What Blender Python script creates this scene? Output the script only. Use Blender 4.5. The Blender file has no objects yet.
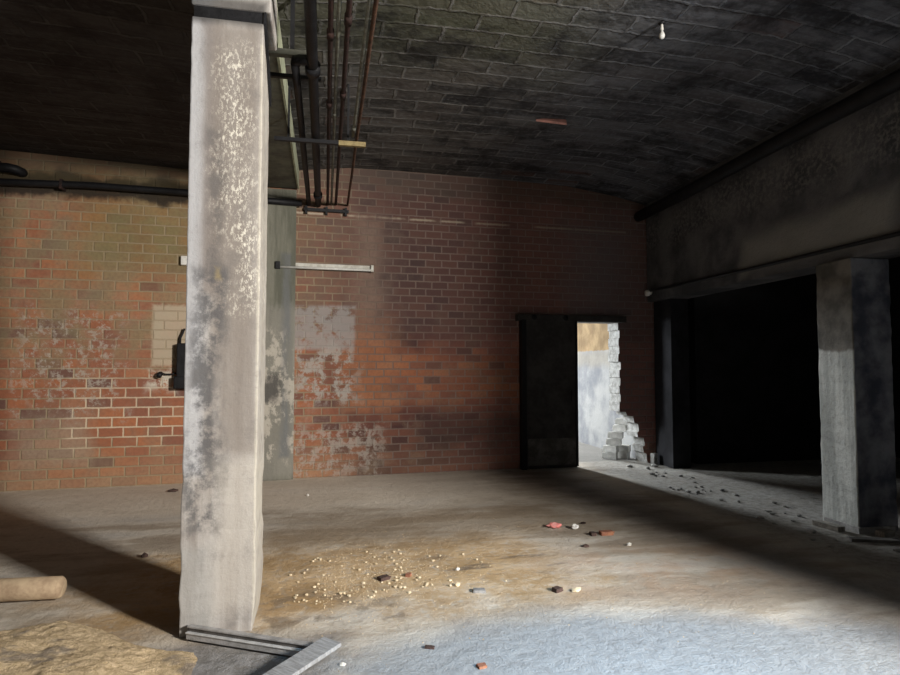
import bpy, bmesh, math, random
from mathutils import Vector, Matrix
random.seed(7)
C = bpy.context.scene.collection
S = bpy.context.scene
R = math.radians

# ------------------------------------------------------------------ camera
F = 600.0
yaw = math.atan(125/F); pitch = math.atan(28.5/F)
cam_data = bpy.data.cameras.new('camera'); cam_data.sensor_width = 36; cam_data.lens = F/900*36
cam_data.clip_start = .05
cam = bpy.data.objects.new('camera', cam_data); C.objects.link(cam)
cam.location = (0, 0, 1.5); cam.rotation_euler = (R(90)+pitch, 0, -yaw)
S.camera = cam
S.cycles.diffuse_bounces = 2
# ------------------------------------------------------------------ view
S.view_settings.view_transform = 'Standard'; S.view_settings.look = 'None'
S.view_settings.gamma = 1; S.view_settings.use_curve_mapping = False
S.view_settings.exposure = 0.0
# ------------------------------------------------------------------ world and daylight
w = bpy.data.worlds.new('world'); S.world = w; w.use_nodes = True
w.node_tree.nodes['Background'].inputs[0].default_value = (.75, .85, 1, 1)
w.node_tree.nodes['Background'].inputs[1].default_value = .015

def area(name, loc, target, sx, sy, power, col, spread=180):
    l = bpy.data.lights.new(name, 'AREA'); l.shape = 'RECTANGLE'; l.size = sx; l.size_y = sy
    l.energy = power; l.color = col; l.spread = R(spread)
    o = bpy.data.objects.new(name, l); C.objects.link(o); o.location = loc
    o.rotation_euler = (Vector(target)-Vector(loc)).to_track_quat('-Z', 'Y').to_euler()
    return o
# daylight through the loading opening at the right, ahead of the added pier
area('opening_daylight', (5.0, -2.2, 3.3), (-1.2, 6.5, .7), .7, .9, 960, (1.0, .95, .88), 150)
# cool lamp added for the light pool close by, no roof opening
area('pool_lamp', (1.9, -.6, 3.9), (1.55, 2.3, 0), 1.0, 1.0, 24, (.45, .72, 1.0), 42)
# daylight in the room behind the doorway
area('back_room_daylight', (2.3, 15.4, 2.6), (4.3, 8.0, .2), .8, 1.4, 1150, (.9, .96, 1.0), 180)

area('back_room_side_fill', (.9, 10.6, 2.3), (4.6, 8.5, .5), .8, 1.2, 75, (.9, .96, 1.0), 120)  # added lamp without a window, brightens the broken jamb and bricks

# ------------------------------------------------------------------ node helpers
class NT:
    def __init__(s, name):
        s.m = bpy.data.materials.new(name); s.m.use_nodes = True
        s.t = s.m.node_tree; s.n = s.t.nodes; s.l = s.t.links
        s.b = s.n['Principled BSDF']; s.b.inputs['Roughness'].default_value = .9
        s.b.inputs['Specular IOR Level'].default_value = .25
        s.tc = s.n.new('ShaderNodeTexCoord').outputs['Object']
    def put(s, sock, v):
        if hasattr(v, 'is_output'): s.l.new(v, sock)
        elif isinstance(v, (tuple, list)) and len(v) == 3 and sock.type == 'RGBA': sock.default_value = (*v, 1)
        else: sock.default_value = v
    def math(s, op, a, b=0.0, c=None, clamp=False):
        n = s.n.new('ShaderNodeMath'); n.operation = op; n.use_clamp = clamp
        s.put(n.inputs[0], a); s.put(n.inputs[1], b)
        if c is not None: s.put(n.inputs[2], c)
        return n.outputs[0]
    def noise(s, scale, detail=4, vec=None, rough=.55, stretch=None, color=False):
        v = vec or s.tc
        if stretch:
            mp = s.n.new('ShaderNodeMapping'); s.l.new(v, mp.inputs[0]); mp.inputs['Scale'].default_value = stretch; v = mp.outputs[0]
        n = s.n.new('ShaderNodeTexNoise'); s.l.new(v, n.inputs['Vector'])
        n.inputs['Scale'].default_value = scale; n.inputs['Detail'].default_value = detail; n.inputs['Roughness'].default_value = rough
        return n.outputs['Color' if color else 'Fac']
    def step(s, v, a, b):
        n = s.n.new('ShaderNodeMapRange'); n.interpolation_type = 'SMOOTHSTEP'
        s.put(n.inputs[0], v); n.inputs[1].default_value = a; n.inputs[2].default_value = b
        return n.outputs[0]
    def mix(s, f, a, b, blend='MIX'):
        n = s.n.new('ShaderNodeMix'); n.data_type = 'RGBA'; n.blend_type = blend
        s.put(n.inputs[0], f); s.put(n.inputs[6], a); s.put(n.inputs[7], b)
        return n.outputs[2]
    def ramp(s, f, stops):
        n = s.n.new('ShaderNodeValToRGB'); s.l.new(f, n.inputs[0]); e = n.color_ramp.elements
        while len(e) < len(stops): e.new(.5)
        for k, (p, c) in enumerate(stops): e[k].position = p; e[k].color = (*c, 1)
        return n.outputs[0]
    def sep(s, v=None):
        n = s.n.new('ShaderNodeSeparateXYZ'); s.l.new(v or s.tc, n.inputs[0]); return n.outputs
    def comb(s, x, y, z=0.0):
        n = s.n.new('ShaderNodeCombineXYZ'); s.put(n.inputs[0], x); s.put(n.inputs[1], y); s.put(n.inputs[2], z); return n.outputs[0]
    def white(s, v):
        n = s.n.new('ShaderNodeTexWhiteNoise'); n.noise_dimensions = '3D'; s.l.new(v, n.inputs['Vector']); return n.outputs['Value'], n.outputs['Color']
    # soft-edged box on two coordinates, its edge broken up by a noise
    def box(s, x, y, x0, x1, y0, y1, soft=.1, amp=.0, nz=None):
        dx = s.math('SUBTRACT', s.math('ABSOLUTE', s.math('SUBTRACT', x, (x0+x1)/2)), (x1-x0)/2)
        dy = s.math('SUBTRACT', s.math('ABSOLUTE', s.math('SUBTRACT', y, (y0+y1)/2)), (y1-y0)/2)
        d = s.math('MAXIMUM', dx, dy)
        if nz is not None: d = s.math('ADD', d, s.math('MULTIPLY', s.math('SUBTRACT', nz, .5), amp))
        return s.math('SUBTRACT', 1.0, s.step(d, -soft, soft))
    def bump(s, h, strength=.5, dist=.02):
        n = s.n.new('ShaderNodeBump'); s.l.new(h, n.inputs['Height']); n.inputs['Strength'].default_value = strength; n.inputs['Distance'].default_value = dist
        s.l.new(n.outputs[0], s.b.inputs['Normal'])
    def col(s, c): s.put(s.b.inputs['Base Color'], c); return s.m
    def rough(s, v): s.put(s.b.inputs['Roughness'], v)

def plain(name, c, c2=None, scale=9, rough=.85, metal=0, bump=.25, stretch=None):
    t = NT(name); c2 = c2 or tuple(v*.55 for v in c)
    nz = t.noise(scale, 6, stretch=stretch); n2 = t.noise(scale*6, 4)
    f = t.step(t.math('ADD', t.math('MULTIPLY', nz, .75), t.math('MULTIPLY', n2, .25)), .36, .64)
    t.rough(rough); t.b.inputs['Metallic'].default_value = metal
    t.bump(n2, bump, .01)
    return t.col(t.mix(f, c2, c))

# bricks laid out on two coordinates: returns mortar mask, random value, random colour
def brick_grid(t, x, y, bw, bh, gap, shift=.5, wob=.012):
    nz = t.noise(9, 3, color=True); ns = t.sep(nz)
    x = t.math('ADD', x, t.math('MULTIPLY', t.math('SUBTRACT', ns[0], .5), wob))
    y = t.math('ADD', y, t.math('MULTIPLY', t.math('SUBTRACT', ns[1], .5), wob))
    v = t.math('DIVIDE', y, bh); row = t.math('FLOOR', v)
    rr = t.white(t.comb(row, 3.3))[0]
    u = t.math('ADD', t.math('DIVIDE', x, bw), t.math('MULTIPLY', t.math('FLOORED_MODULO', row, 2.0), shift))
    u = t.math('ADD', u, t.math('MULTIPLY', rr, .16))
    ci = t.math('FLOOR', u)
    fx = t.math('FRACT', u); fy = t.math('FRACT', v)
    ex = t.math('MULTIPLY', t.math('MINIMUM', fx, t.math('SUBTRACT', 1.0, fx)), bw)
    ey = t.math('MULTIPLY', t.math('MINIMUM', fy, t.math('SUBTRACT', 1.0, fy)), bh)
    e = t.math('MINIMUM', ex, ey)
    e = t.math('ADD', e, t.math('MULTIPLY', t.math('SUBTRACT', t.noise(40, 3), .5), gap))
    mort = t.math('SUBTRACT', 1.0, t.step(e, gap*.55, gap*1.25))
    rv, rc = t.white(t.comb(ci, row, 1.7))
    return mort, rv, rc, row

def brick_wall_mat():
    t = NT('old_red_brick'); x, y, z = t.sep()[:3]
    bay = t.math('GREATER_THAN', x, -.6)
    bw = t.math('SUBTRACT', .285, t.math('MULTIPLY', bay, .05)); bh = t.math('SUBTRACT', .1225, t.math('MULTIPLY', bay, .0185))
    mort, rv, rc, row = brick_grid(t, x, z, bw, bh, .0105)
    blot = t.noise(1.6, 7, rough=.68)
    big = t.noise(.9, 5); mid = t.noise(3.2, 5); fine = t.noise(26, 6)
    col = t.ramp(rv, [(0, (.13, .075, .065)), (.1, (.22, .10, .07)), (.25, (.31, .12, .07)), (.6, (.33, .125, .065)), (.85, (.42, .16, .075)), (1, (.33, .17, .105))])
    # maroon bricks of the right half, darkened for the weaker light there
    maroon = t.ramp(rv, [(0, (.045, .026, .026)), (.2, (.075, .034, .032)), (.6, (.12, .048, .038)), (1, (.165, .07, .048))])
    maroon = t.mix(t.step(x, 1.0, 3.2), maroon, t.mix(.5, maroon, (.52, .23, .19), 'ADD'))
    right = t.step(t.math('ADD', x, t.math('MULTIPLY', t.math('SUBTRACT', blot, .5), 1.6)), -.95, .9)
    upper = t.step(t.math('ADD', z, t.math('ADD', t.math('MULTIPLY', t.math('SUBTRACT', mid, .5), .7), t.math('MULTIPLY', t.math('SUBTRACT', blot, .5), 1.6))), 1.35, 2.1)
    low_or = t.box(x, z, .75, 3.0, .95, 1.72, .2, .5, mid)
    col = t.mix(t.math('MULTIPLY', right, t.math('SUBTRACT', 1.0, t.math('MULTIPLY', low_or, .75))), col, maroon)
    # greenish tan film over the left upper bricks
    film = t.math('MULTIPLY', t.math('MULTIPLY', upper, t.math('SUBTRACT', 1.0, right)), t.math('MULTIPLY', t.step(blot, .34, .60), .74))
    col = t.mix(film, col, t.mix(t.step(mid, .4, .6), (.37, .26, .16), (.27, .225, .13)))
    grime = t.math('MULTIPLY', t.step(t.noise(2.6, 8, rough=.7), .48, .66), .45)
    col = t.mix(grime, col, (.22, .16, .115))
    algae = t.box(x, z, -3.0, -1.6, 2.7, 3.7, .35, .8, mid)
    col = t.mix(t.math('MULTIPLY', algae, .5), col, (.17, .17, .06))
    # the tan dust at the foot
    foot = t.math('MULTIPLY', t.math('SUBTRACT', 1.0, t.step(t.math('ADD', z, t.math('MULTIPLY', mid, .7)), .35, 1.0)), .55)
    col = t.mix(t.math('MULTIPLY', foot, t.math('SUBTRACT', 1.0, t.math('MULTIPLY', right, .7))), col, (.36, .25, .15))
    dustpatch = t.box(x, z, -3.6, -2.85, .3, .85, .2, .6, mid)
    col = t.mix(t.math('MULTIPLY', dustpatch, .55), col, (.36, .30, .22))
    # pale plume running down beside the pipes, orange below it
    plume = t.box(x, z, .42, .80, 1.9, 3.6, .22, .45, mid)
    col = t.mix(t.math('MULTIPLY', plume, .75), col, (.36, .25, .185))
    plume2 = t.box(x, z, .25, .95, .85, 2.2, .22, .5, mid)
    col = t.mix(t.math('MULTIPLY', plume2, .6), col, (.36, .15, .07))
    col = t.mix(t.math('MULTIPLY', t.step(fine, .35, .75), .3), col, (.12, .06, .045))
    purple = t.math('MULTIPLY', t.math('MULTIPLY', bay, t.step(z, 1.7, 2.1)), .5)
    col = t.mix(purple, col, (.085, .062, .06))
    # mortar
    mcol = t.mix(right, (.31, .24, .15), t.mix(t.step(x, .5, 2.5), (.16, .115, .095), (.27, .20, .175)))
    fresh = t.box(x, z, -3.1, -1.6, .55, 1.35, .2, .7, mid)
    mcol = t.mix(fresh, mcol, (.62, .50, .36))
    col = t.mix(t.math('MULTIPLY', mort, t.math('ADD', .55, t.math('MULTIPLY', t.step(big, .35, .6), .4))), col, mcol)
    # long pale bed joint
    ln = t.box(x, z, -.4, 4.6, 3.575, 3.60, .012, .02, fine)
    brk = t.step(t.noise(2.1, 3), .38, .5)
    col = t.mix(t.math('MULTIPLY', t.math('MULTIPLY', ln, brk), .7), col, (.50, .43, .33))
    # whitewash
    flake = t.step(t.noise(7, 6, rough=.7), .42, .56)
    w1 = t.box(x, z, -2.16, -1.7, 1.5, 2.28, .03, .05, fine)
    col = t.mix(t.math('MULTIPLY', w1, .72), col, t.mix(mort, (.50, .43, .32), (.42, .34, .24)))
    w2 = t.box(x, z, -2.2, -1.9, 1.2, 1.45, .08, .3, mid)
    col = t.mix(t.math('MULTIPLY', w2, flake), col, (.58, .53, .44))
    w3 = t.math('MULTIPLY', t.box(x, z, -.42, .40, 1.72, 2.32, .03, .06, mid), t.step(t.noise(6, 6, rough=.7), .36, .5))
    col = t.mix(t.math('MULTIPLY', w3, .7), col, (.30, .285, .275))
    w4 = t.math('MULTIPLY', t.box(x, z, -.42, .42, 1.0, 1.75, .1, .5, mid), t.step(t.noise(5, 6, rough=.75), .47, .56))
    col = t.mix(t.math('MULTIPLY', w4, .8), col, (.34, .32, .29))
    w5 = t.math('MULTIPLY', t.box(x, z, -.45, .75, 0, .7, .15, .6, mid), t.step(t.noise(6, 6, rough=.75), .47, .56))
    col = t.mix(t.math('MULTIPLY', w5, .65), col, (.36, .32, .28))
    w6 = t.math('MULTIPLY', t.box(x, z, -3.65, -2.55, .95, 2.15, .2, 1.2, mid), t.step(t.noise(9, 7, rough=.8), .50, .58))
    col = t.mix(t.math('MULTIPLY', w6, .75), col, (.42, .37, .31))
    # soot
    s1 = t.box(x, z, -9, -.9, 3.61, 3.90, .05, .35, mid)
    col = t.mix(t.math('MULTIPLY', s1, .94), col, (.025, .02, .016))
    s6 = t.box(x, z, -9, -.9, 3.78, 4.5, .12, .4, mid)
    col = t.mix(t.math('MULTIPLY', s6, .6), col, (.10, .08, .04))
    s2 = t.box(x, z, 1.3, 3.0, .35, .85, .25, .7, mid)
    col = t.mix(t.math('MULTIPLY', s2, .6), col, (.05, .035, .032))
    s3 = t.box(x, z, 3.9, 6, .5, 5, .5, .9, mid)
    col = t.mix(t.math('MULTIPLY', s3, .35), col, (.09, .08, .085))
    s4 = t.box(x, z, 3.6, 4.6, 2.2, 3.6, .4, .9, mid)
    col = t.mix(t.math('MULTIPLY', s4, .4), col, (.20, .19, .20))
    s5 = t.box(x, z, -9, 6, 3.95, 5, .12, .5, mid)
    col = t.mix(t.math('MULTIPLY', s5, .45), col, (.09, .075, .06))
    h = t.math('ADD', t.math('MULTIPLY', mort, -1.0), t.math('MULTIPLY', fine, .5))
    t.bump(h, .55, .012); t.rough(.92)
    return t.col(col)

def ceiling_mat(name, dark=0.0):
    t = NT(name); x, y, z = t.sep()[:3]
    mort, rv, rc, row = brick_grid(t, x, y, .50, .235, .014, .5, .055)
    big = t.noise(.8, 5); mid = t.noise(3, 6, rough=.65); fine = t.noise(18, 6)
    streak = t.noise(2.4, 6, stretch=(.25, 2.6, 1), rough=.65)
    col = t.ramp(rv, [(0, (.03, .029, .03)), (.5, (.055, .052, .05)), (.95, (.09, .08, .074)), (.975, (.10, .06, .048)), (1, (.12, .06, .045))])
    col = t.mix(t.math('MULTIPLY', t.step(streak, .42, .62), .7), col, (.15, .145, .14))
    col = t.mix(t.math('MULTIPLY', t.step(fine, .45, .7), .5), col, (.17, .165, .16))
    green = t.box(x, y, -.6, 1.9, 0, 5.2, .8, 1.6, big)
    col = t.mix(t.math('MULTIPLY', green, .5), col, (.12, .125, .075))
    col = t.mix(t.math('MULTIPLY', mort, t.step(mid, .34, .6)), col, (.20, .195, .185))
    col = t.mix(t.math('MULTIPLY', t.step(t.noise(1.7, 8, rough=.7), .47, .66), .85), col, (.016, .015, .016))
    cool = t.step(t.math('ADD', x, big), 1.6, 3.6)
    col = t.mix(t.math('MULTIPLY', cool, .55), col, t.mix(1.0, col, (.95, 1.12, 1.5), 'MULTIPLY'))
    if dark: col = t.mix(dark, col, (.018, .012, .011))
    h = t.math('ADD', t.math('MULTIPLY', t.math('ADD', mort, rv), .8), t.math('MULTIPLY', mid, 1.2))
    t.bump(h, .8, .03); t.rough(.95)
    return t.col(col)

def floor_mat():
    t = NT('dusty_concrete_floor'); x, y, z = t.sep()[:3]
    big = t.noise(.55, 6); mid = t.noise(2.1, 7, rough=.6); fine = t.noise(14, 8, rough=.7); vf = t.noise(70, 4)
    band = t.noise(1.3, 7, stretch=(.5, 1.6, 1), rough=.62)
    col = t.ramp(band, [(.3, (.28, .23, .18)), (.45, (.39, .335, .27)), (.54, (.56, .51, .44)), (.7, (.47, .445, .41))])
    # brown dirt fan beside the pillar
    d = t.math('MULTIPLY', t.box(x, y, -1.4, 1.7, 3.75, 5.2, .45, 1.9, mid), t.step(fine, .25, .55))
    col = t.mix(t.math('MULTIPLY', d, .85), col, t.mix(t.step(mid, .4, .6), (.42, .27, .12), (.62, .43, .23)))
    d2 = t.box(x, y, -.4, 2.6, 5.2, 6.3, .35, 1.3, mid)
    col = t.mix(t.math('MULTIPLY', d2, .6), col, (.25, .19, .125))
    d3 = t.math('MULTIPLY', t.box(x, y, -.35, .5, 3.55, 4.15, .12, .5, mid), t.step(t.noise(5, 5), .5, .6))
    col = t.mix(t.math('MULTIPLY', d3, .6), col, (.17, .135, .10))
    pal = t.box(x, y, -9, 2.2, 6.55, 9, .3, .8, mid)
    col = t.mix(t.math('MULTIPLY', pal, .7), col, (.72, .65, .55))
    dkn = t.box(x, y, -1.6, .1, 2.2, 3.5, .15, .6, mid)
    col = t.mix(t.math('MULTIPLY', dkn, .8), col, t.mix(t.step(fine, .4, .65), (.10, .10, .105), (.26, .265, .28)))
    # rusty stains
    st = t.math('MULTIPLY', t.box(x, y, 1.5, 3.4, 3.6, 4.7, .3, 1.4, mid), t.step(mid, .42, .62))
    col = t.mix(t.math('MULTIPLY', st, .4), col, (.42, .22, .10))
    # pale concrete close to the camera, with the pool of light painted in
    pale = t.math('MULTIPLY', t.box(t.math('ADD', x, t.math('MULTIPLY', y, .55)), t.math('ADD', y, t.math('MULTIPLY', t.math('ABSOLUTE', t.math('SUBTRACT', x, 1.3)), .28)), 1.7, 4.9, -3, 3.55, .22, .6, mid), t.math('ADD', .7, t.math('MULTIPLY', fine, .5)))
    col = t.mix(t.math('MINIMUM', pale, 1.0), col, t.mix(t.step(fine, .38, .66), (.25, .265, .28), (.35, .37, .385)))
    # shadow strip in front of the doorway, painted dark into the floor
    shade_strip = t.box(t.math('ADD', x, t.math('MULTIPLY', y, .12)), y, 3.55, 4.25, 2.7, 8.25, .4, .6, mid)
    col = t.mix(t.math('MULTIPLY', shade_strip, .75), col, (.07, .055, .048))
    # grey rubble dust along the right
    gr = t.box(x, y, 3.95, 9, 1.5, 9, .25, .7, mid)
    col = t.mix(t.math('MULTIPLY', gr, .8), col, t.mix(t.step(fine, .4, .6), (.20, .195, .18), (.38, .375, .355)))
    bkr = t.step(y, 8.75, 8.95)
    col = t.mix(bkr, col, t.mix(mid, (.15, .145, .135), (.26, .25, .235)))
    # oily puddle marks
    oil = t.math('MULTIPLY', t.box(x, y, .9, 1.9, 4.2, 5.0, .2, 1.0, mid), t.step(t.noise(4, 4, stretch=(.5, 1.5, 1)), .56, .66))
    col = t.mix(t.math('MULTIPLY', oil, .6), col, (.10, .085, .075))
    col = t.mix(t.math('MULTIPLY', t.step(fine, .5, .78), .4), col, (.11, .09, .075))
    col = t.mix(t.math('MULTIPLY', t.step(vf, .6, .75), .35), col, (.62, .56, .48))
    t.bump(t.math('ADD', t.math('MULTIPLY', fine, 1.0), t.math('ADD', t.math('MULTIPLY', vf, .35), t.math('MULTIPLY', mid, 1.5))), .55, .03)
    t.rough(t.math('ADD', .62, t.math('MULTIPLY', fine, .35)))
    return t.col(col)

def pillar_mat():
    t = NT('limewashed_concrete'); x, y, z = t.sep()[:3]      # pillar axes: x 0...43 across, z up
    fine = t.noise(22, 7, rough=.7); mid = t.noise(4, 6, stretch=(1, 1, .45)); vert = t.noise(9, 5, stretch=(1, 1, .08))
    blot = t.noise(6, 8, rough=.72)
    col = t.mix(t.step(vert, .38, .64), (.26, .235, .215), (.40, .38, .36))
    lf = t.box(x, z, -.1, .10, .9, 4, .04, .12, mid)
    col = t.mix(t.math('MULTIPLY', lf, .7), col, (.39, .40, .425))
    ctr = t.box(x, z, .07, .18, 1.9, 3.5, .04, .12, mid)
    col = t.mix(t.math('MULTIPLY', ctr, .75), col, (.165, .14, .125))
    br = t.box(x, z, .16, .39, 1.0, 3.5, .05, .15, mid)
    col = t.mix(t.math('MULTIPLY', br, .7), col, (.19, .165, .145))
    dk = t.math('MULTIPLY', t.box(x, z, .03, .21, .55, 2.05, .05, .3, mid), t.step(blot, .40, .56))
    col = t.mix(t.math('MULTIPLY', dk, .85), col, (.075, .075, .08))
    dk2 = t.math('MULTIPLY', t.box(x, z, .11, .17, 2.0, 2.85, .05, .2, mid), t.step(blot, .36, .55))
    col = t.mix(t.math('MULTIPLY', dk2, .7), col, (.10, .095, .095))
    low = t.box(x, z, .17, .5, .1, .95, .08, .3, mid)
    col = t.mix(t.math('MULTIPLY', low, .6), col, (.40, .37, .33))
    lowg = t.box(x, z, -.1, .16, -.1, .5, .06, .3, mid)
    col = t.mix(t.math('MULTIPLY', lowg, .6), col, (.30, .30, .29))
    stn = t.box(x, z, .155, .185, 2.0, 2.07, .02, .08, blot)
    col = t.mix(t.math('MULTIPLY', stn, .6), col, (.30, .23, .11))
    # flaking white lime, a band that drifts to the right on its way down
    xx = t.math('SUBTRACT', x, t.math('MULTIPLY', t.step(z, 2.9, 1.7), .10))
    fl = t.math('MULTIPLY', t.box(xx, z, .19, .31, 1.85, 3.32, .10, .5, blot), t.step(t.noise(55, 6, rough=.8, stretch=(1, 1, .5)), .515, .55))
    col = t.mix(t.math('MULTIPLY', fl, .9), col, (.66, .63, .55))
    ed = t.box(x, z, .385, .40, 0, 3.4, .008, .02, fine)
    col = t.mix(t.math('MULTIPLY', ed, .65), col, (.48, .45, .38))
    col = t.mix(t.math('MULTIPLY', t.step(blot, .5, .72), .45), col, (.14, .13, .125))
    col = t.mix(t.math('MULTIPLY', t.step(fine, .55, .75), .3), col, (.12, .11, .105))
    sm = t.box(x, z, -.1, .42, 3.50, 3.66, .03, .06, mid)
    col = t.mix(t.math('MULTIPLY', sm, .75), col, (.03, .028, .028))
    t.bump(t.math('ADD', fine, t.math('MULTIPLY', vert, .8)), .45, .012)
    return t.col(col)

def pier_mat():
    t = NT('half_whitewashed_pier'); x, y, z = t.sep()[:3]
    fine = t.noise(20, 7, rough=.7); mid = t.noise(3.5, 5); vert = t.noise(8, 4, stretch=(1, 1, .1))
    up = t.step(t.math('ADD', z, t.math('MULTIPLY', t.math('SUBTRACT', mid, .5), .12)), 1.63, 1.67)
    colw = t.mix(t.step(vert, .4, .65), (.36, .37, .35), (.58, .59, .56))
    colu = t.mix(t.step(mid, .35, .65), (.07, .065, .055), (.17, .155, .135))
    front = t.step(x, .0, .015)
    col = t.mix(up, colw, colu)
    col = t.mix(front, col, t.mix(t.step(mid, .35, .65), (.05, .055, .075), (.19, .195, .22)))  # camera-facing side coloured darker, as the shaded face
    col = t.mix(t.math('MULTIPLY', t.step(fine, .5, .75), .5), col, (.09, .085, .08))
    t.bump(fine, .5, .015)
    return t.col(col)

def lintel_mat():
    t = NT('sooty_plaster'); x, y, z = t.sep()[:3]
    fine = t.noise(18, 7, rough=.7); mid = t.noise(1.8, 6); 
    col = t.mix(t.step(mid, .36, .66), (.05, .05, .055), (.135, .13, .132))
    pt = t.box(y, z, 4.2, 6.2, 2.62, 3.0, .12, .5, mid)
    col = t.mix(t.math('MULTIPLY', pt, .7), col, (.27, .26, .235))
    ragged = t.math('MULTIPLY', t.box(y, z, 0, 9, 3.3, 3.75, .12, .5, mid), t.step(fine, .45, .6))
    col = t.mix(t.math('MULTIPLY', ragged, .6), col, (.20, .19, .18))
    t.bump(t.math('ADD', fine, t.math('MULTIPLY', mid, 1.5)), .6, .03)
    return t.col(col)

def backroom_mat():
    t = NT('back_room_plaster'); x, y, z = t.sep()[:3]
    fine = t.noise(12, 6); mid = t.noise(2.2, 6); vert = t.noise(3, 5, stretch=(1, 1, .2))
    tan = t.mix(t.step(mid, .38, .62), (.13, .08, .03), (.25, .17, .08))
    tan = t.mix(t.math('MULTIPLY', t.step(t.noise(4, 4, stretch=(1, 1, .25)), .55, .66), .7), tan, (.20, .12, .05))
    wht = t.mix(t.step(t.noise(1.3, 7, rough=.65), .35, .65), (.13, .135, .15), (.27, .27, .265))
    wht = t.mix(t.math('MULTIPLY', t.box(x, z, -100, 100, 1.5, 1.8, .1, .2, mid), .5), wht, (.2, .17, .12))
    up = t.step(t.math('ADD', z, t.math('MULTIPLY', t.math('SUBTRACT', fine, .5), .06)), 1.77, 1.80)
    t.bump(fine, .4, .02)
    return t.col(t.mix(up, wht, tan))

M = {}
M['brick'] = brick_wall_mat()
M['ceil'] = ceiling_mat('sooty_tile_vault')
M['ceil_l'] = ceiling_mat('shaded_sooty_tile_vault', .72)  # left bay copy, its shade mixed dark into the sooty colour
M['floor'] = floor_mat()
M['pillar'] = pillar_mat()
M['pier'] = pier_mat()
M['lintel'] = lintel_mat()
M['backroom'] = backroom_mat()
M['white_reveal'] = plain('whitewashed_broken_brick', (.42, .415, .40), (.22, .215, .20), 14, bump=.6)
M['brightened_brick'] = plain('brightened_white_brick', (.80, .79, .76), (.58, .57, .54), 14, bump=.5)  # whitewash copy made paler because the stack's faces lie in shadow
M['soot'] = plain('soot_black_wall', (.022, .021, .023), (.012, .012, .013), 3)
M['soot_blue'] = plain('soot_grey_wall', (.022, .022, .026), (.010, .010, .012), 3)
M['beam'] = plain('beam_plaster', (.15, .155, .12), (.075, .072, .062), 3, bump=.4)
def pilaster_mat():
    t = NT('grey_green_plaster'); x, y, z = t.sep()[:3]
    blot = t.noise(3.2, 8, rough=.72, stretch=(1.2, 1, .7)); vert = t.noise(9, 4, stretch=(1, 1, .12)); fine = t.noise(24, 5)
    col = t.mix(t.step(vert, .4, .65), (.115, .115, .09), (.19, .185, .15))
    mid = t.box(x, z, -.3, .3, .0, 2.3, .1, .5, blot)
    col = t.mix(t.math('MULTIPLY', mid, .6), col, (.27, .255, .225))
    pk = t.math('MULTIPLY', t.box(x, z, -.3, .3, .2, 2.0, .1, .5, blot), t.step(blot, .5, .56))
    col = t.mix(t.math('MULTIPLY', pk, .85), col, (.46, .42, .36))
    bl = t.math('MULTIPLY', t.box(x, z, .02, .14, .3, 3.0, .04, .1, blot), t.step(vert, .3, .6))
    col = t.mix(t.math('MULTIPLY', bl, .6), col, (.12, .13, .145))
    dk = t.box(x, z, -.2, .02, 1.0, 1.4, .06, .5, blot)
    col = t.mix(t.math('MULTIPLY', dk, .7), col, (.05, .045, .045))
    t.bump(t.math('ADD', fine, blot), .5, .015); return t.col(col)
M['pilaster'] = pilaster_mat()
M['beam_lit'] = plain('lit_beam_side', (.40, .43, .30), (.27, .28, .20), 5)  # beam side lightened in its colour, as lit from the right
M['black_iron'] = plain('black_iron', (.012, .012, .014), (.006, .006, .007), 8, rough=.55)
M['rust_pipe'] = plain('dark_rusted_iron', (.04, .02, .017), (.018, .012, .011), 12, rough=.75)
M['orange_rust'] = plain('orange_rusted_iron', (.10, .05, .03), (.035, .02, .014), 12, rough=.8)
M['grey_pipe'] = plain('grey_painted_pipe', (.19, .195, .16), (.08, .08, .07), 12, rough=.6)
M['yellow_bar'] = plain('ochre_painted_bar', (.30, .24, .12), (.16, .12, .06), 12)
M['enamel'] = plain('dirty_white_enamel', (.55, .54, .49), (.38, .36, .31), 14, rough=.45)
M['tube_glass'] = plain('dusty_lamp_glass', (.62, .62, .58), (.50, .49, .46), 10, rough=.3, bump=.05)
M['white_ceramic'] = plain('white_ceramic', (.80, .79, .75), (.6, .58, .54), 12, rough=.35, bump=.05)
M['bulb_glass'] = plain('frosted_bulb_glass', (.75, .75, .73), (.6, .6, .58), 8, rough=.3, bump=.05)
M['door_steel'] = plain('black_painted_steel', (.06, .055, .053), (.03, .028, .027), 4, rough=.7)
M['door_kick'] = plain('dusty_grey_steel', (.15, .14, .13), (.07, .065, .06), 6, rough=.8)
M['rail'] = plain('grey_weathered_steel', (.46, .45, .45), (.30, .295, .29), 14, rough=.55, metal=.3)
M['rail_light'] = plain('worn_bright_steel', (.62, .62, .62), (.45, .45, .45), 20, rough=.5, metal=.2)
M['rail_dark'] = plain('dark_steel_web', (.13, .12, .115), (.07, .065, .06), 14, rough=.6, metal=.3)
M['board'] = plain('grey_weathered_board', (.34, .35, .36), (.22, .22, .225), 10, stretch=(8, .8, 1))
M['log'] = plain('dusty_tan_post', (.42, .32, .21), (.28, .20, .13), 8)
def heap_mat():
    t = NT('tan_rubble_dirt'); fine = t.noise(30, 8, rough=.75); mid = t.noise(2.6, 6); vf = t.noise(110, 3)
    col = t.mix(t.step(fine, .35, .65), (.48, .36, .21), (.74, .58, .38))
    col = t.mix(t.math('MULTIPLY', t.step(mid, .56, .64), .75), col, (.20, .175, .155))
    col = t.mix(t.math('MULTIPLY', t.step(vf, .6, .72), .5), col, (.70, .58, .40))
    t.bump(t.math('ADD', fine, t.math('MULTIPLY', vf, .6)), 1.0, .02); return t.col(col)
M['heap'] = heap_mat()
M['chips'] = plain('pale_mortar_chips', (.55, .44, .30), (.38, .28, .17), 20)
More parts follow.
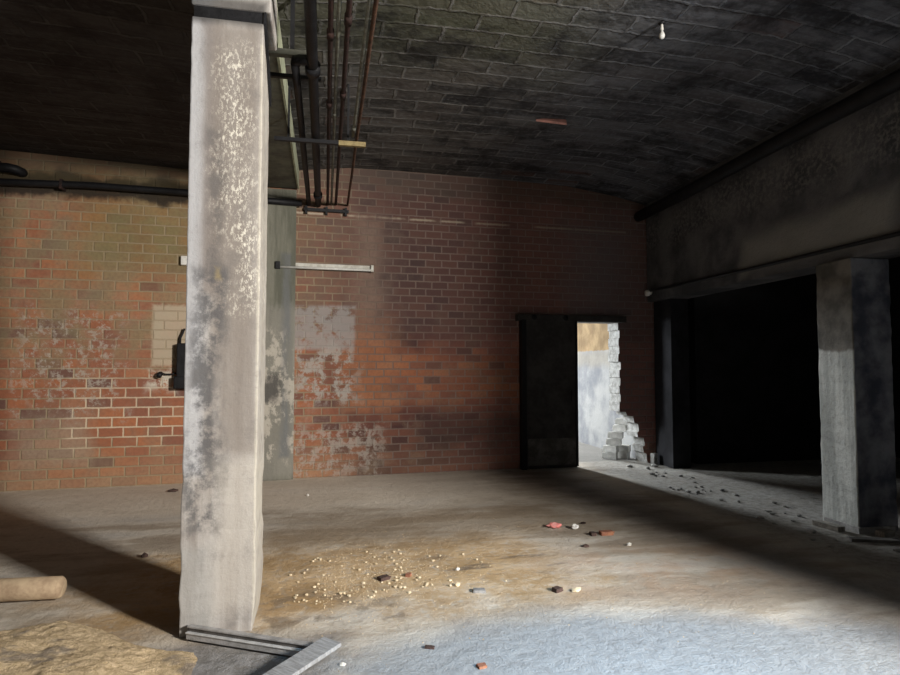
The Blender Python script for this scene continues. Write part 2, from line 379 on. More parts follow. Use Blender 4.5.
M['pebble'] = plain('pale_pebble', (.78, .68, .50), (.55, .44, .28), 15)
M['white_stone'] = plain('white_stone', (.78, .76, .70), (.6, .57, .52), 15)
M['red_brick'] = plain('broken_red_brick', (.40, .19, .11), (.22, .09, .06), 15, bump=.6)
M['dark_brick'] = plain('dark_burnt_brick', (.10, .06, .05), (.05, .035, .03), 15, bump=.6)
M['grey_frag'] = plain('grey_slate', (.34, .33, .32), (.18, .175, .17), 12)
M['rubble'] = plain('dusty_grey_rubble', (.36, .355, .34), (.22, .215, .205), 12)
M['red_paper'] = plain('red_pink_wrapper', (.75, .20, .18), (.62, .30, .28), 16, rough=.6)
M['white_paper'] = plain('white_paper', (.78, .77, .74), (.62, .60, .57), 10)
M['green_plastic'] = plain('dull_green_plastic', (.10, .26, .12), (.05, .13, .06), 10, rough=.5)
M['old_plank'] = plain('pale_old_plank', (.36, .34, .30), (.18, .165, .145), 10, stretch=(1, 8, 1))
M['loose_tile'] = plain('red_clay_tile', (.30, .14, .11), (.15, .075, .065), 8, bump=.5)

# ------------------------------------------------------------------ mesh helpers
def obj(name, bm, m, parent=None, smooth=False, bevel=0):
    me = bpy.data.meshes.new(name); bmesh.ops.recalc_face_normals(bm, faces=bm.faces); bm.to_mesh(me); bm.free()
    for x in (m if isinstance(m, (list, tuple)) else [m]): me.materials.append(x)
    if smooth:
        for p in me.polygons: p.use_smooth = True
    o = bpy.data.objects.new(name, me); C.objects.link(o)
    if parent: o.parent = parent
    if bevel:
        b = o.modifiers.new('bevel', 'BEVEL'); b.width = bevel; b.segments = 2; b.limit_method = 'ANGLE'
    return o
def tag(o, label, cat, group=None, kind=None):
    o['label'] = label; o['category'] = cat
    if group: o['group'] = group
    if kind: o['kind'] = kind
    return o
def struct(o): o['kind'] = 'structure'; return o
def thing(name, label, cat, loc=(0, 0, 0), rz=0, group=None):
    o = bpy.data.objects.new(name, None); C.objects.link(o); o.location = loc; o.rotation_euler = (0, 0, rz)
    o.empty_display_size = .1
    return tag(o, label, cat, group)
def box(bm, x0, x1, y0, y1, z0, z1, mi=0):
    vs = [bm.verts.new((x, y, z)) for x in (x0, x1) for y in (y0, y1) for z in (z0, z1)]
    for q in ((0, 1, 3, 2), (4, 6, 7, 5), (0, 4, 5, 1), (2, 3, 7, 6), (0, 2, 6, 4), (1, 5, 7, 3)):
        f = bm.faces.new([vs[k] for k in q]); f.material_index = mi
    return bm
def B(*a): return box(bmesh.new(), *a)
def tube(bm, pts, r, n=12):
    pts = [Vector(p) for p in pts]; rings = []
    for k, p in enumerate(pts):
        d = (pts[min(k+1, len(pts)-1)]-pts[max(k-1, 0)]).normalized()
        a = d.orthogonal().normalized() if k == 0 else (rings[-1][1]-d*rings[-1][1].dot(d)).normalized()
        b = d.cross(a); rr = r[k] if isinstance(r, (list, tuple)) else r
        rings.append(([bm.verts.new(p+(a*math.cos(2*math.pi*q/n)+b*math.sin(2*math.pi*q/n))*rr) for q in range(n)], a))
    for k in range(len(rings)-1):
        A, Bb = rings[k][0], rings[k+1][0]
        for q in range(n): bm.faces.new((A[q], A[(q+1) % n], Bb[(q+1) % n], Bb[q]))
    bm.faces.new(rings[0][0][::-1]); bm.faces.new(rings[-1][0])
    return bm
def T(*a): return tube(bmesh.new(), *a)
def lathe(bm, prof, n=20):
    rings = [[bm.verts.new((r*math.cos(2*math.pi*q/n), r*math.sin(2*math.pi*q/n), z)) for q in range(n)] for r, z in prof]
    for A, Bb in zip(rings, rings[1:]):
        for q in range(n): bm.faces.new((A[q], A[(q+1) % n], Bb[(q+1) % n], Bb[q]))
    bm.faces.new(rings[0][::-1]); bm.faces.new(rings[-1]); return bm
def rock(sx, sy, sz, seed, sub=1, jag=.25):
    rnd = random.Random(seed); bm = bmesh.new(); bmesh.ops.create_icosphere(bm, subdivisions=sub, radius=1)
    for v in bm.verts: v.co *= 1+rnd.uniform(-jag, jag)
    zmin = min(v.co.z for v in bm.verts)*.75
    for v in bm.verts: v.co = Vector((v.co.x*sx, v.co.y*sy, (max(v.co.z, zmin)-zmin)*sz))
    return bm
def broken_block(lx, ly, lz, seed, jag=.18):
    rnd = random.Random(seed); bm = B(-lx/2, lx/2, -ly/2, ly/2, 0, lz)
    bmesh.ops.subdivide_edges(bm, edges=bm.edges[:], cuts=2, use_grid_fill=True)
    for v in bm.verts:
        e = 1 if v.co.x > lx*.3 else .25
        v.co += Vector((rnd.uniform(-1, 1)*lx*jag*e*.5, rnd.uniform(-1, 1)*ly*jag*.4*e, rnd.uniform(-1, 0)*lz*jag*e if v.co.z > lz*.5 else 0))
        v.co.z = max(v.co.z, 0)
    return bm

# ------------------------------------------------------------------ the setting
A = R(2.5); D = 8.35
def wl(u, out=0.0, z=0.0):                      # point on the back wall: along, out of the wall, up
    return Vector((u*math.cos(A)+out*math.sin(A), D+u*math.sin(A)-out*math.cos(A), z))
def place_on_wall(o, u=0, out=0, z=0): o.location = wl(u, out, z); o.rotation_euler = (0, 0, A); return o
XR = lambda y: 4.93-.04*(8.56-y)                # room face of the right wall
AR = math.atan(.04)

# floor: one slab under all rooms
bm = bmesh.new(); bmesh.ops.create_grid(bm, x_segments=4, y_segments=4, size=1)
for v in bm.verts: v.co = Vector((1.5+v.co.x*9.5, 7.5+v.co.y*11, 0))
ext = bmesh.ops.extrude_face_region(bm, geom=bm.faces[:])
for v in [g for g in ext['geom'] if isinstance(g, bmesh.types.BMVert)]: v.co.z = -.2
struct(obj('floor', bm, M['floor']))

# back wall with a broken doorway
rnd = random.Random(3)
outline = [(-7.2, 0), (3.35, 0), (3.35, 2.175), (4.47, 2.175)]
z = 2.175; k = 0
while z > .86:
    uu = 4.455+(.011 if k % 2 else -.009)+rnd.uniform(-.012, .012)
    outline += [(uu, z-.004), (uu+rnd.uniform(-.006, .006), z-.118)]; z -= .1225; k += 1
outline += [(4.45, .80), (4.56, .79), (4.575, .735), (4.68, .72), (4.70, .62), (4.765, .605), (4.775, .49), (4.745, .47),
            (4.76, .40), (4.86, .385), (4.875, .27), (4.84, .25), (4.855, .16), (4.90, .14), (4.915, 0), (7.0, 0), (7.0, 4.7), (-7.2, 4.7)]
bm = bmesh.new(); n = len(outline)
f0 = [bm.verts.new((u, 0, zz)) for u, zz in outline]; f1 = [bm.verts.new((u, .32, zz)) for u, zz in outline]
for k in range(n):
    f = bm.faces.new((f0[k], f0[(k+1) % n], f1[(k+1) % n], f1[k]))
    if 1 <= k < n-4: f.material_index = 1
from mathutils.geometry import tessellate_polygon
for tri in tessellate_polygon([[Vector((u, zz, 0)) for u, zz in outline]]):
    bm.faces.new([f0[q] for q in tri]); fb = bm.faces.new([f1[q] for q in tri][::-1]); fb.material_index = 1
wb = struct(obj('wall_back', bm, [M['brick'], M['white_reveal']])); place_on_wall(wb)

# ceiling: left bay and right bay, split by the beam
def strip(prof, y0, thick):
    bm = bmesh.new(); rows = []
    for x, zz in prof:
        y1 = D+x*math.tan(A)+.05
        rows.append([bm.verts.new((x, y, zz+dz)) for dz in (0, thick) for y in (y0, y1)])
    for a, b in zip(rows, rows[1:]):
        bm.faces.new((a[0], a[1], b[1], b[0])); bm.faces.new((a[2], b[2], b[3], a[3]))
        bm.faces.new((a[0], b[0], b[2], a[2])); bm.faces.new((a[1], a[3], b[3], b[1]))
    bm.faces.new(rows[0]); 
    bm.faces.new(rows[-1])
    return bm
def strip_fix(prof, y0, thick):
    bm = strip(prof, y0, thick)
    return bm
struct(obj('ceiling', strip_fix([(-.40, 4.17), (.3, 4.26), (1, 4.275), (2.2, 4.275), (3.6, 4.25), (4.4, 4.15), (5.0, 4.03)], -2.5, .25), M['ceil']))
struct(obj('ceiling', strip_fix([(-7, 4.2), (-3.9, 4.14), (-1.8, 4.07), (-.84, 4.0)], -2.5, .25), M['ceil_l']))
struct(obj('wall_left', B(-7.3, -7.0, -2.5, 8.1, 0, 4.4), M['lintel']))

# right wall: sooty lintel over two wide openings
def right_frame(o): o.location = (XR(0), 0, 0); o.rotation_euler = (0, 0, -AR); return o
bm = B(0, .38, .45, 8.53, 2.50, 4.3)
box(bm, .0, .38, .05, .45, 0, 4.3)
right_frame(struct(obj('wall_right', bm, M['lintel'])))
bm = B(.10, .38, 8.02, 8.52, 0, 2.5); right_frame(struct(obj('trim_1', bm, M['soot_blue'])))
# unseen pier added to block the daylight from the right of the floor
bm = B(4.22, 4.59, .06, .44, 0, 4.2); struct(obj('wall_blocker', bm, M['soot']))
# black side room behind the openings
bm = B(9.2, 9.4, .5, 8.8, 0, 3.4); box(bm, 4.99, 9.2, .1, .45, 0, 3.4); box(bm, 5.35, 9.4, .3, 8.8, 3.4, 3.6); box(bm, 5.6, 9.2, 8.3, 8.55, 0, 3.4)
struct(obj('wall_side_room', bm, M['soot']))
# room behind the doorway
bm = B(4.95, 5.2, 8.9, 16.6, 0, 3.4); struct(obj('wall_back_room_right', bm, M['backroom']))
bm = B(.2, .4, 8.7, 16.6, 0, 3.4); box(bm, .2, 5.2, 16.6, 16.8, 0, 3.4); struct(obj('wall_back_room', bm, M['backroom']))
bm = B(.2, 5.2, 8.95, 16.8, 3.4, 3.6); struct(obj('ceiling', bm, M['backroom']))

# ------------------------------------------------------------------ beam, pilaster, pillars
t = thing('ceiling_beam', 'long grey plastered beam under the ceiling from pillar to brick wall', 'beam', (-.615, 0, 3.9))
bm = B(-.225, .225, -2.5, 8.28, 0, .30)
obj('beam_casing', bm, M['beam'], t, bevel=.01)
o = obj('lit_side', B(.226, .246, -2.5, 8.28, -.004, .26), M['beam_lit'], t); o['label'] = 'green grey side of the beam, coloured lighter as if lit'
t = place_on_wall(thing('wall_pilaster', 'flat grey stained plaster pilaster on the brick wall behind the pillar', 'pilaster'), -.595, 0, 0)
bm = B(-.195, .195, -.06, -.002, 0, 3.88); obj('pilaster_shaft', bm, M['pilaster'], t, bevel=.008)

t = thing('concrete_pillar', 'pale peeling limewashed square concrete pillar in the left foreground', 'pillar', (-.775, 3.62, 0))
bm = B(0, .40, 0, .40, 0, 3.53)
bmesh.ops.subdivide_edges(bm, edges=[e for e in bm.edges if abs(e.verts[0].co.z-e.verts[1].co.z) > 1], cuts=48)
rnd = random.Random(12)
for v in bm.verts:
    if .0 < v.co.z < 3.5:
        a = .004 + (.010 if v.co.z < .9 else 0)
        v.co.x += rnd.uniform(-a, a)*.5; v.co.y += rnd.uniform(-a, a)*.4
    if v.co.z < .25 and v.co.x > .3: v.co.x -= .015*(.25-v.co.z)/.25
obj('pillar_shaft', bm, M['pillar'], t, bevel=.008)
bm = B(.01, .39, .01, .39, 3.53, 3.60); obj('collar', bm, M['black_iron'], t)
bm = B(-.005, .44, 0, .45, 3.60, 3.9); obj('capital', bm, M['pillar'], t, bevel=.01)
bm = bmesh.new()
q = [(.415, .0, 3.60), (.415, .0, 3.53), (.415, .40, 3.20), (.415, .40, 3.28)]
a = [bm.verts.new(p) for p in q]; b = [bm.verts.new((p[0]-.012, p[1], p[2])) for p in q]
bm.faces.new(a); bm.faces.new(b[::-1])
for k in range(4): bm.faces.new((a[k], a[(k+1) % 4], b[(k+1) % 4], b[k]))
obj('shadow_plate', bm, M['black_iron'], t)  # thin dark plate added in place of the shadow gap

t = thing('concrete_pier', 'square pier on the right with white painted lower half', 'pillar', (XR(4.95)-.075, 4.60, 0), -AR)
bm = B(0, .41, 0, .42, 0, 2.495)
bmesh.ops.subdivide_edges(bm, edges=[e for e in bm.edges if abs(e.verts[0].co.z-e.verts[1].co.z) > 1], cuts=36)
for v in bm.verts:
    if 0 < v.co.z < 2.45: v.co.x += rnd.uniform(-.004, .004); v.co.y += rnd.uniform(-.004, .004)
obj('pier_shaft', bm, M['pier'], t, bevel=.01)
bm = B(-.02, .37, -.02, .38, 0, .05); obj('pier_foot', bm, M['grey_frag'], t)

# ------------------------------------------------------------------ services on the right wall
tag(obj('ceiling_pipe', T([(XR(y)-.17, y, 3.83-.015*math.sin(y)) for y in (8.45, 7, 5.5, 4, 2.5, 1)], .078, 14), M['black_iron'], smooth=True),
    'thick black pipe in the corner between ceiling and right lintel', 'pipe')
tag(obj('lintel_conduit', T([(XR(y)-.03, y, zz) for y, zz in ((8.5, 2.66), (7.5, 2.635), (6, 2.62), (4.5, 2.615), (3, 2.61), (1.2, 2.61))], .020, 10), M['black_iron'], smooth=True),
    'thin black conduit along the lower edge of the right lintel', 'pipe')
t = thing('insulator', 'small white insulator at the corner end of the lintel conduit', 'insulator', (XR(8.5)-.02, 8.40, 2.63), 0)
t.rotation_euler = (0, R(80), 0); t.scale = (1.5, 1.5, 2.6)
obj('insulator_body', lathe(bmesh.new(), [(.008, -.03), (.03, -.028), (.032, -.01), (.02, 0), (.032, .01), (.026, .028), (.01, .03)]), M['white_ceramic'], t, True)
obj('spike', T([(0, -.0, 0), (0, .05, 0)], .004, 8), M['black_iron'], t)

# ------------------------------------------------------------------ pipes below the ceiling
ZP = 3.72
def wall_y(x): return D+x*math.tan(A)
def pipe(name, label, x, r, m, y0=1.2, y1=None, z=ZP, dx=0, couplings=()):
    y1 = y1 or wall_y(x)-.02
    t = thing(name, label, 'pipe', (x, y1, z), 0, None)
    pts = [(dx*(y1-y)/7, y-y1, .012*math.sin(3*y+x*9)) for y in [y1+(y0-y1)*k/10 for k in range(11)]]
    obj('pipe_run', T(pts, r, 12), m, t, True)
    for yc in couplings:
        obj('coupling', T([(dx*(y1-yc)/7, yc-.05-y1, 0), (dx*(y1-yc)/7, yc+.05-y1, 0)], r*1.45, 12), m, t, True)
    return t
pipe('ceiling_pipe', 'thickest black pipe of the bundle hung under the ceiling', -.11, .040, M['black_iron'], couplings=(4.5, 7.9))
t = pipe('ceiling_pipe', 'black pipe at the left of the bundle, ending in an elbow', -.235, .030, M['black_iron'], y0=4.42)
y1 = wall_y(-.235)-.02
el = [(.0, 4.46-y1, 0), (.008, 4.41-y1, 0), (.03, 4.385-y1, 0), (.075, 4.38-y1, 0), (.10, 4.38-y1, 0)]
obj('elbow', T(el, .036, 12), M['black_iron'], t, True)
pipe('ceiling_pipe', 'thin dark rusty pipe next to the thickest black pipe', .015, .018, M['rust_pipe'], couplings=(4.0, 5.1))
pipe('ceiling_pipe', 'thin grey painted pipe in the middle of the bundle', .065, .0145, M['grey_pipe'], couplings=(5.3,))
pipe('ceiling_pipe', 'dark reddish pipe right of the thin grey middle pipe', .125, .018, M['rust_pipe'], couplings=(3.8, 4.9), dx=.0)
pipe('ceiling_pipe', 'pale grey pipe on the right that stops at the ochre hanger', .245, .014, M['grey_pipe'], y1=5.80, couplings=(5.6,))
pipe('ceiling_pipe', 'orange rusted pipe, rightmost of the ceiling bundle', .285, .015, M['orange_rust'], couplings=())
# hangers
t = thing('pipe_hanger', 'green grey double bar hanger from the beam to the black elbow', 'hanger', (-.39, 4.42, 3.72))
obj('hanger_bar', B(-.10, .30, -.03, .02, .03, .075), M['beam'], t)
obj('hanger_bar', B(-.10, .34, .30, .335, .02, .05), M['black_iron'], t)
obj('hanger_drop', B(.12, .15, -.02, .01, .075, .47), M['black_iron'], t)
t = thing('pipe_hanger', 'long cross bar hanger under the pipes, its right end ochre', 'hanger', (-.39, 5.82, 3.67))
obj('hanger_bar', B(-.10, .50, -.02, .02, -.03, .005), M['black_iron'], t)
o = obj('bar_end', B(.50, .76, -.02, .02, -.035, .01), M['yellow_bar'], t); o['label'] = 'ochre end of the bar'
obj('hanger_drop', B(.58, .60, -.01, .01, .01, .62), M['black_iron'], t)
obj('hanger_drop', B(.02, .04, -.01, .01, .005, .56), M['black_iron'], t)
t = place_on_wall(thing('pipe_bracket', 'dark iron bracket on the brick wall where the pipes end', 'bracket'), .0, 0, 3.70)
obj('bracket_bar', B(-.30, .30, -.06, -.02, -.09, -.05), M['black_iron'], t)
for u in (-.27, .0, .26): obj('bracket_lug', B(u-.015, u+.015, -.06, -.001, -.13, -.02), M['black_iron'], t)
# pipe along the back wall at the left
t = place_on_wall(thing('wall_pipe', 'black pipe running along the top of the left brick wall', 'pipe'), 0, 0, 0)
obj('pipe_run', T([(u, -.10, zz) for u, zz in ((-6.8, 3.70), (-4, 3.71), (-2.9, 3.745), (-1.8, 3.735), (-.9, 3.70), (-.33, 3.69))], .042, 12), M['black_iron'], t, True)
for u in (-5, -3.2, -1.5): obj('pipe_clip', B(u-.015, u+.015, -.145, -.001, 3.67, 3.79), M['rust_pipe'], t)
t = place_on_wall(thing('bent_pipe', 'short bent black pipe stub at the left edge below the ceiling', 'pipe'), -3.9, 0, 3.89)
obj('pipe_run', T([(-.5, -.12, -.02), (-.1, -.12, -.01), (.12, -.12, .0), (.2, -.10, -.01), (.24, -.03, -.02), (.24, -.001, -.02)], .055, 12), M['black_iron'], t, True)
obj('pipe_run', T([(-.5, -.16, .19), (-.2, -.16, .15), (.02, -.14, .06), (.06, -.13, .02)], .028, 10), M['rust_pipe'], t, True)

# ------------------------------------------------------------------ fittings on the brick wall
t = place_on_wall(thing('fluorescent_fixture', 'dusty white fluorescent batten mounted level on the brick wall', 'light'), 0, 0, 2.84)
obj('batten', B(-.62, .63, -.055, -.002, .0, .05), M['enamel'], t, bevel=.006)
obj('lamp_tube', T([(-.60, -.075, -.018), (.61, -.075, -.018)], .016, 12), M['tube_glass'], t, True)
o = obj('end_cap', B(-.665, -.60, -.095, -.002, -.045, .055), M['black_iron'], t, bevel=.006); o['label'] = 'black end cap'
obj('end_cap', B(.605, .645, -.095, -.002, -.04, .052), M['enamel'], t, bevel=.006)

t = place_on_wall(thing('electrical_box', 'tall narrow black electrical box half hidden behind the pillar', 'electrical box'), -1.80, 0, 1.24)
obj('box_body', B(-.045, .25, -.14, -.002, 0, .55), M['black_iron'], t, bevel=.012)
obj('box_cap', B(-.075, .25, -.15, -.002, -.03, .13), M['black_iron'], t, bevel=.015)
obj('conduit_stub', T([(-.02, -.06, .54), (-.015, -.06, .62), (.01, -.06, .68), (.03, -.06, .74)], .012, 8), M['black_iron'], t, True)
c = obj('cable', T([(-.06, -.06, .17), (-.11, -.06, .155), (-.18, -.06, .155), (-.22, -.06, .165), (-.25, -.06, .17)], .010, 8), M['black_iron'], t, True)
obj('cable_plug', T([(-.25, -.005, .16), (-.25, -.07, .155), (-.25, -.10, .13)], .032, 10), M['black_iron'], c, True)
t = place_on_wall(thing('junction_box', 'small white junction box on the brick wall touching the pillar edge', 'junction box'), -1.80, 0, 2.80)
obj('box_body', B(-.035, .05, -.06, -.002, 0, .12), M['white_ceramic'], t, bevel=.008)
obj('cover', B(-.03, .045, -.07, -.06, .005, .045), M['white_ceramic'], t, bevel=.004)

# bulb
t = thing('hanging_bulb', 'bare white light bulb hanging from the ceiling near the top', 'light bulb', (2.63, 4.26, 4.262)); t.scale = (.62, .62, .62)
obj('ceiling_rose', lathe(bmesh.new(), [(.04, 0), (.045, -.012), (.02, -.025)]), M['black_iron'], t, True)
obj('socket', lathe(bmesh.new(), [(.016, -.02), (.018, -.06), (.02, -.10), (.016, -.102)]), M['white_ceramic'], t, True)
obj('bulb', lathe(bmesh.new(), [(.014, -.10), (.016, -.12), (.03, -.145), (.037, -.17), (.033, -.195), (.018, -.212), (.004, -.216)]), M['bulb_glass'], t, True)

# loose tile
t = thing('loose_ceiling_tile', 'broken reddish tile hanging loose from the middle of the ceiling', 'tile', (2.42, 6.1, 4.262))
bm = bmesh.new()
q = [(-.20, -.02, -.08), (.14, -.06, -.11), (.20, .10, -.0), (-.05, .12, -.0)]
a = [bm.verts.new(p) for p in q]; b = [bm.verts.new((p[0], p[1], p[2]-.025)) for p in q]
bm.faces.new(a); bm.faces.new(b[::-1])
for k in range(4): bm.faces.new((a[k], a[(k+1) % 4], b[(k+1) % 4], b[k]))
obj('tile_slab', bm, M['loose_tile'], t)

# ------------------------------------------------------------------ steel door
t = place_on_wall(thing('sliding_door', 'black steel sliding door half covering the broken doorway', 'door'), 2.80, 0, 0)
obj('door_panel', B(.05, .88, -.11, -.05, .004, 2.17), M['door_steel'], t, bevel=.006)
o = obj('kick_plate', B(.09, .86, -.122, -.11, .05, .44), M['door_kick'], t, bevel=.003); o['label'] = 'dusty grey lower plate'
obj('edge_channel', B(.0, .07, -.15, -.03, .0, 2.18), M['black_iron'], t, bevel=.004)
obj('edge_channel', B(.855, .89, -.135, -.04, .02, 2.17), M['black_iron'], t, bevel=.004)
obj('top_rail', B(-.05, 1.72, -.12, -.002, 2.165, 2.26), M['door_steel'], t, bevel=.006)
for u in (.2, .7): obj('roller', T([(u, -.135, 2.215), (u, -.12, 2.215)], .04, 14), M['black_iron'], t, True)
obj('handle', T([(.78, -.11, .98), (.78, -.15, .98), (.78, -.15, 1.14), (.78, -.11, 1.14)], .01, 8), M['black_iron'], t, True)

# ------------------------------------------------------------------ foreground
# steel channel against the pillar foot
p0 = Vector((-.725, 3.565, 0)); p1 = Vector((-.06, 3.20, 0)); L = (p1-p0).length; rz = math.atan2(p1.y-p0.y, p1.x-p0.x)
t = thing('steel_channel', 'grey steel channel lying on the floor against the pillar foot', 'steel channel', p0, rz)
obj('channel_web', B(0, L, .012, .034, .0, .072), M['rail_dark'], t)
obj('flange', B(0, L, .004, .036, .072, .082), M['rail'], t, bevel=.002)
obj('flange', B(0, L, -.004, .012, .014, .046), M['rail'], t, bevel=.003)
obj('lip', B(0, L, -.010, .012, .046, .053), M['rail_light'], t, bevel=.002)
# grey board lying over the channel
t = thing('grey_board', 'grey weathered board laid over the end of the steel channel', 'board', (.05, 3.16, .118), 0)
t.rotation_euler = (0, 0, math.atan2(-.30, -.30))
o = obj('plank', B(0, 1.1, -.062, .062, -.02, .0), M['board'], t, bevel=.003); o.rotation_euler = (0, R(4), 0)
# tan round post
t = thing('round_post', 'tan dust covered round post lying at the left edge', 'post', (-1.63, 4.34, .085), 0)
t.rotation_euler = (0, 0, R(176.5))
obj('post_shaft', T([(0, 0, -.0), (.012, 0, 0), (.3, 0, 0), (.62, 0, 0), (.66, 0, 0), (1.5, 0, 0)], [.055, .068, .07, .072, .084, .086], 18), M['log'], t, True)

# rubble heap
def heap(name, cx, cy, rx, ry, h, seed, n=130):
    from mathutils import noise
    bm = bmesh.new(); bmesh.ops.create_grid(bm, x_segments=n, y_segments=n, size=1); 
    for v in bm.verts:
        x, y = v.co.x, v.co.y; d = math.hypot(x, y)
        p = Vector((x*rx*1.0+cx, y*ry+cy, seed))
        e = max(0, 1-(d*(1+.25*noise.noise(p*2.2)))**2.2)
        hh = h*e*(1+.4*noise.noise(p*2.4))+.012*noise.noise(p*9)*min(1, e*5)+.009*noise.noise(p*24)*min(1, e*6)+.007*noise.noise(p*55)*min(1, e*6)
        v.co = Vector((x*rx, y*ry, hh-.004 if e > 0 else -.02))
    o = obj(name, bm, M['heap'], None, True); o.location = (cx, cy, 0); o.rotation_euler = (0, 0, R(-28)); return o
tag(heap('rubble_heap', -1.66, 3.14, 1.08, .78, .12, 3.3), 'tan crumbly heap of rubble dirt in the lower left corner', 'rubble heap', kind='stuff')

rnd = random.Random(21)
def on_floor(name, label, cat, bm, m, x, y, rz=0, z=0, group=None):
    o = obj(name, bm, m); o.location = (x, y, z); o.rotation_euler = (0, 0, rz); return tag(o, label, cat, group)
# loose grit beside the pillar: too fine to count
bm = bmesh.new()
for k in range(2400):
    a = rnd.gauss(0, 1); x = -.05+abs(rnd.gauss(0, .55)) if rnd.random() < .75 else rnd.uniform(-.3, 3); y = rnd.gauss(4.45, .42) if x < 1.6 else rnd.uniform(3, 6.5)
    if x < -.33 and 3.5 < y < 4.1: continue
    s = rnd.uniform(.002, .006); c = Vector((x, y, 0)); an = rnd.uniform(0, 6.3)
    vs = [bm.verts.new(c+Vector((math.cos(an+q*2.1)*s, math.sin(an+q*2.1)*s, 0))) for q in range(3)]; top = bm.verts.new(c+Vector((0, 0, s*1.1)))
    bm.faces.new(vs[::-1])
    for q in range(3): bm.faces.new((vs[q], vs[(q+1) % 3], top))
tag(obj('grit', bm, M['chips']), 'fine tan grit strewn over the floor right of the pillar', 'grit', kind='stuff')
# pebbles one could count
protos = [rock(.016, .013, .010, s) for s in range(5)]
protos = [(lambda b: (lambda me: (b.to_mesh(me), b.free(), me.materials.append(M['pebble']), me)[-1])(bpy.data.meshes.new('pebble')))(b) for b in protos]
for k in range(110):
    r1 = rnd.random()
    if r1 < .45: x = rnd.uniform(-.2, .75); y = 4.05+rnd.gauss(0, .09)+.12*x
    elif r1 < .85: x = rnd.uniform(-.25, .7); y = rnd.uniform(4.2, 4.95)
    else: x = rnd.uniform(.5, 1.3); y = rnd.uniform(4.0, 4.8)
    o = bpy.data.objects.new('pebble', protos[k % 5]); C.objects.link(o)
    s = rnd.uniform(.35, 1.0); o.scale = (s, s, s); o.location = (x, y, 0); o.rotation_euler = (0, 0, rnd.uniform(0, 6.3))
    tag(o, 'small pale pebble in the gritty patch right of the pillar', 'pebble', 'pebbles right of the pillar')
from_px = None
items = [
 ('brick_fragment', 'dark burnt brick lump in the middle of the grit patch', 'brick', broken_block(.11, .07, .04, 1), M['dark_brick'], .42, 4.30, .5),
 ('brick_fragment', 'small red brick crumb beside the dark burnt lump', 'brick', broken_block(.06, .045, .035, 2), M['red_brick'], .60, 4.33, 1.1),
 ('stone', 'tan rounded stone left of the grey tile fragment', 'stone', rock(.03, .028, .03, 31), M['pebble'], .90, 4.07, 0),
 ('stone', 'white stone just above the tan rounded stone', 'stone', rock(.022, .02, .02, 32), M['white_stone'], .97, 4.38, 0),
 ('tile_fragment', 'grey flat tile fragment at the edge of the pale concrete', 'tile', broken_block(.11, .07, .03, 5), M['grey_frag'], 1.02, 3.94, -.2),
 ('brick_fragment', 'dark brick chip lying on the pale concrete edge', 'brick', broken_block(.08, .06, .045, 6), M['dark_brick'], 1.53, 3.84, .4),
 ('paper_scrap', 'crumpled pale scrap right of the dark chip', 'paper', rock(.06, .04, .022, 37), M['pebble'], 1.66, 3.82, .4),
 ('wrapper', 'crumpled red and pink wrapper on the floor before the door', 'wrapper', rock(.10, .055, .045, 38, 2, .3), M['red_paper'], 2.10, 5.33, .1),
 ('paper_scrap', 'crumpled white paper touching the red wrapper', 'paper', rock(.05, .04, .04, 39, 2, .3), M['white_paper'], 2.27, 5.25, .6),
 ('brick_fragment', 'half red brick lying right of the red wrapper', 'brick', broken_block(.17, .08, .055, 9), M['red_brick'], 2.47, 5.02, 0),
 ('brick_fragment', 'black brick end left against the half red brick', 'brick', broken_block(.07, .07, .05, 10), M['dark_brick'], 2.34, 5.02, 0),
 ('stone', 'white pebble between the half brick and the black strip', 'stone', rock(.03, .026, .028, 41), M['white_stone'], 2.50, 4.67, 0),
 ('stone', 'small brown clod behind the half red brick', 'stone', rock(.05, .03, .02, 42), M['rust_pipe'], 2.42, 5.40, 0),
 ('stone', 'dark clod on the floor left of the shadow strip', 'stone', rock(.05, .04, .025, 43), M['dark_brick'], 2.13, 4.72, 0),
 ('brick_fragment', 'flat dark chip on the pale concrete near the bottom', 'brick', broken_block(.07, .03, .02, 14), M['dark_brick'], .56, 3.22, -.4),
 ('brick_fragment', 'reddish chip at the bottom edge of the pale concrete', 'brick', broken_block(.06, .05, .02, 15), M['red_brick'], .78, 2.97, .2),
 ('stone', 'white chip on the pale concrete right of the board', 'stone', rock(.03, .018, .014, 44), M['white_stone'], .10, 3.13, -.5),
 ('stone', 'white pebble on the floor near the pilaster foot', 'stone', rock(.03, .03, .025, 45), M['white_stone'], -.18, 7.2, 0),
 ('stone', 'dark clod on the floor in front of the left brick wall', 'stone', rock(.09, .05, .035, 46), M['dark_brick'], -1.75, 7.75, 0),
 ('stone', 'dark clod beside the left edge of the pillar shadow', 'stone', rock(.045, .04, .035, 47), M['dark_brick'], -1.37, 5.17, 0),
 ('plastic_scrap', 'dull green plastic scrap at the bottom left', 'scrap', rock(.10, .05, .02, 48, 2, .3), M['green_plastic'], -1.42, 2.95, .3),
]
for it in items:
    z = 0
    o = on_floor(*it[:7], it[7], z)
    if it[0] not in ('wrapper', 'plastic_scrap'): o.scale = (.72, .72, .62)
    if it[0] == 'wrapper': o.scale = (.75, .75, .6)
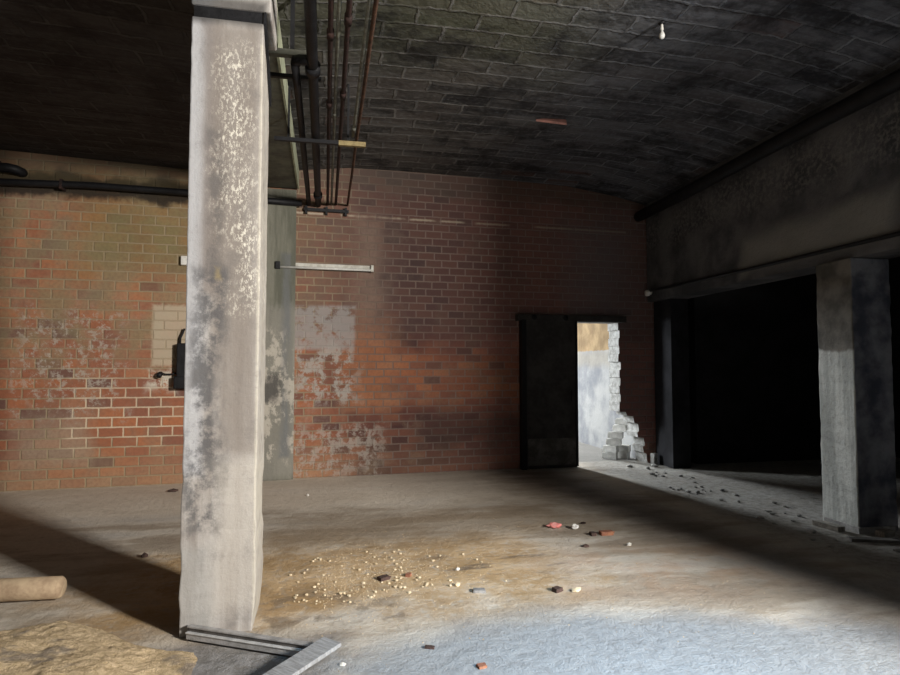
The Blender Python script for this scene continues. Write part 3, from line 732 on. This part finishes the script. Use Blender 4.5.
# broken brick heap parts by the doorway
on_floor('brick_post_stub', 'small upright whitewashed stub by the broken door edge', 'brick', B(-.035, .035, -.04, .04, 0, .17), M['white_reveal'], 4.93, 8.40, .2)
for k, (x, y, s, lab) in enumerate([(4.45, 8.25, .05, 'white brick crumb on the doorway floor, nearest the door leaf'), (4.62, 8.05, .045, 'white brick crumb before the broken door edge'), (4.80, 8.15, .06, 'white brick crumb beside the upright stub')]):
    on_floor('brick_crumb', lab, 'brick', rock(s, s*.7, s*.5, 60+k), M['white_reveal'], x, y, k)
me = bpy.data.meshes.new('stacked_brick'); b = broken_block(.21, .11, .108, 77, .22); b.to_mesh(me); b.free(); me.materials.append(M['brightened_brick'])
for k, u0 in enumerate((4.42, 4.47, 4.50, 4.56, 4.62, 4.70)):
    u = u0+.12+(.0 if k % 2 else .03)
    for q in range(2):
        if u+q*.22 > 4.84: break
        o = bpy.data.objects.new('stacked_brick', me); C.objects.link(o); o.location = wl(u+q*.22, -.52+.0*q, k*.109); o.rotation_euler = (0, 0, A+math.pi-R(rnd.uniform(35, 60)))
        tag(o, 'whitewashed broken brick stacked behind the broken door edge', 'brick', 'white bricks behind the broken door edge')
# planks and rubble at the pier foot
t = on_floor('plank', 'short pale plank lying against the foot of the right pier', 'plank', B(-.13, .13, -.045, .045, 0, .045), M['old_plank'], 4.58, 4.80, R(96))
t = on_floor('plank', 'dark thin plank on the floor in front of the pier foot', 'plank', B(-.20, .20, -.04, .04, 0, .025), M['door_kick'], 4.62, 4.36, R(-20))
t = on_floor('plank', 'short pale block between the two planks at the pier', 'plank', B(-.07, .07, -.04, .04, 0, .05), M['old_plank'], 4.86, 4.48, R(10))
pl = [rock(.05, .035, .022, 80+s) for s in range(4)]
pm = []
for b in pl:
    me = bpy.data.meshes.new('rubble_chunk'); b.to_mesh(me); b.free(); me.materials.append(M['rubble']); pm.append(me)
for k in range(46):
    y = rnd.uniform(4.0, 8.0); x = rnd.uniform(4.1, 4.75) + (.25 if y > 5.2 and rnd.random() < .4 else 0)
    if 4.3 < y < 5.1 and x > 4.5: x -= .4
    o = bpy.data.objects.new('rubble_chunk', pm[k % 4]); C.objects.link(o); s = rnd.uniform(.25, .85); o.scale = (s, s, s)
    o.location = (x, y, 0); o.rotation_euler = (0, 0, rnd.uniform(0, 6.3))
    tag(o, 'small grey rubble chunk on the dusty strip below the right lintel', 'rubble', 'rubble below the right lintel')
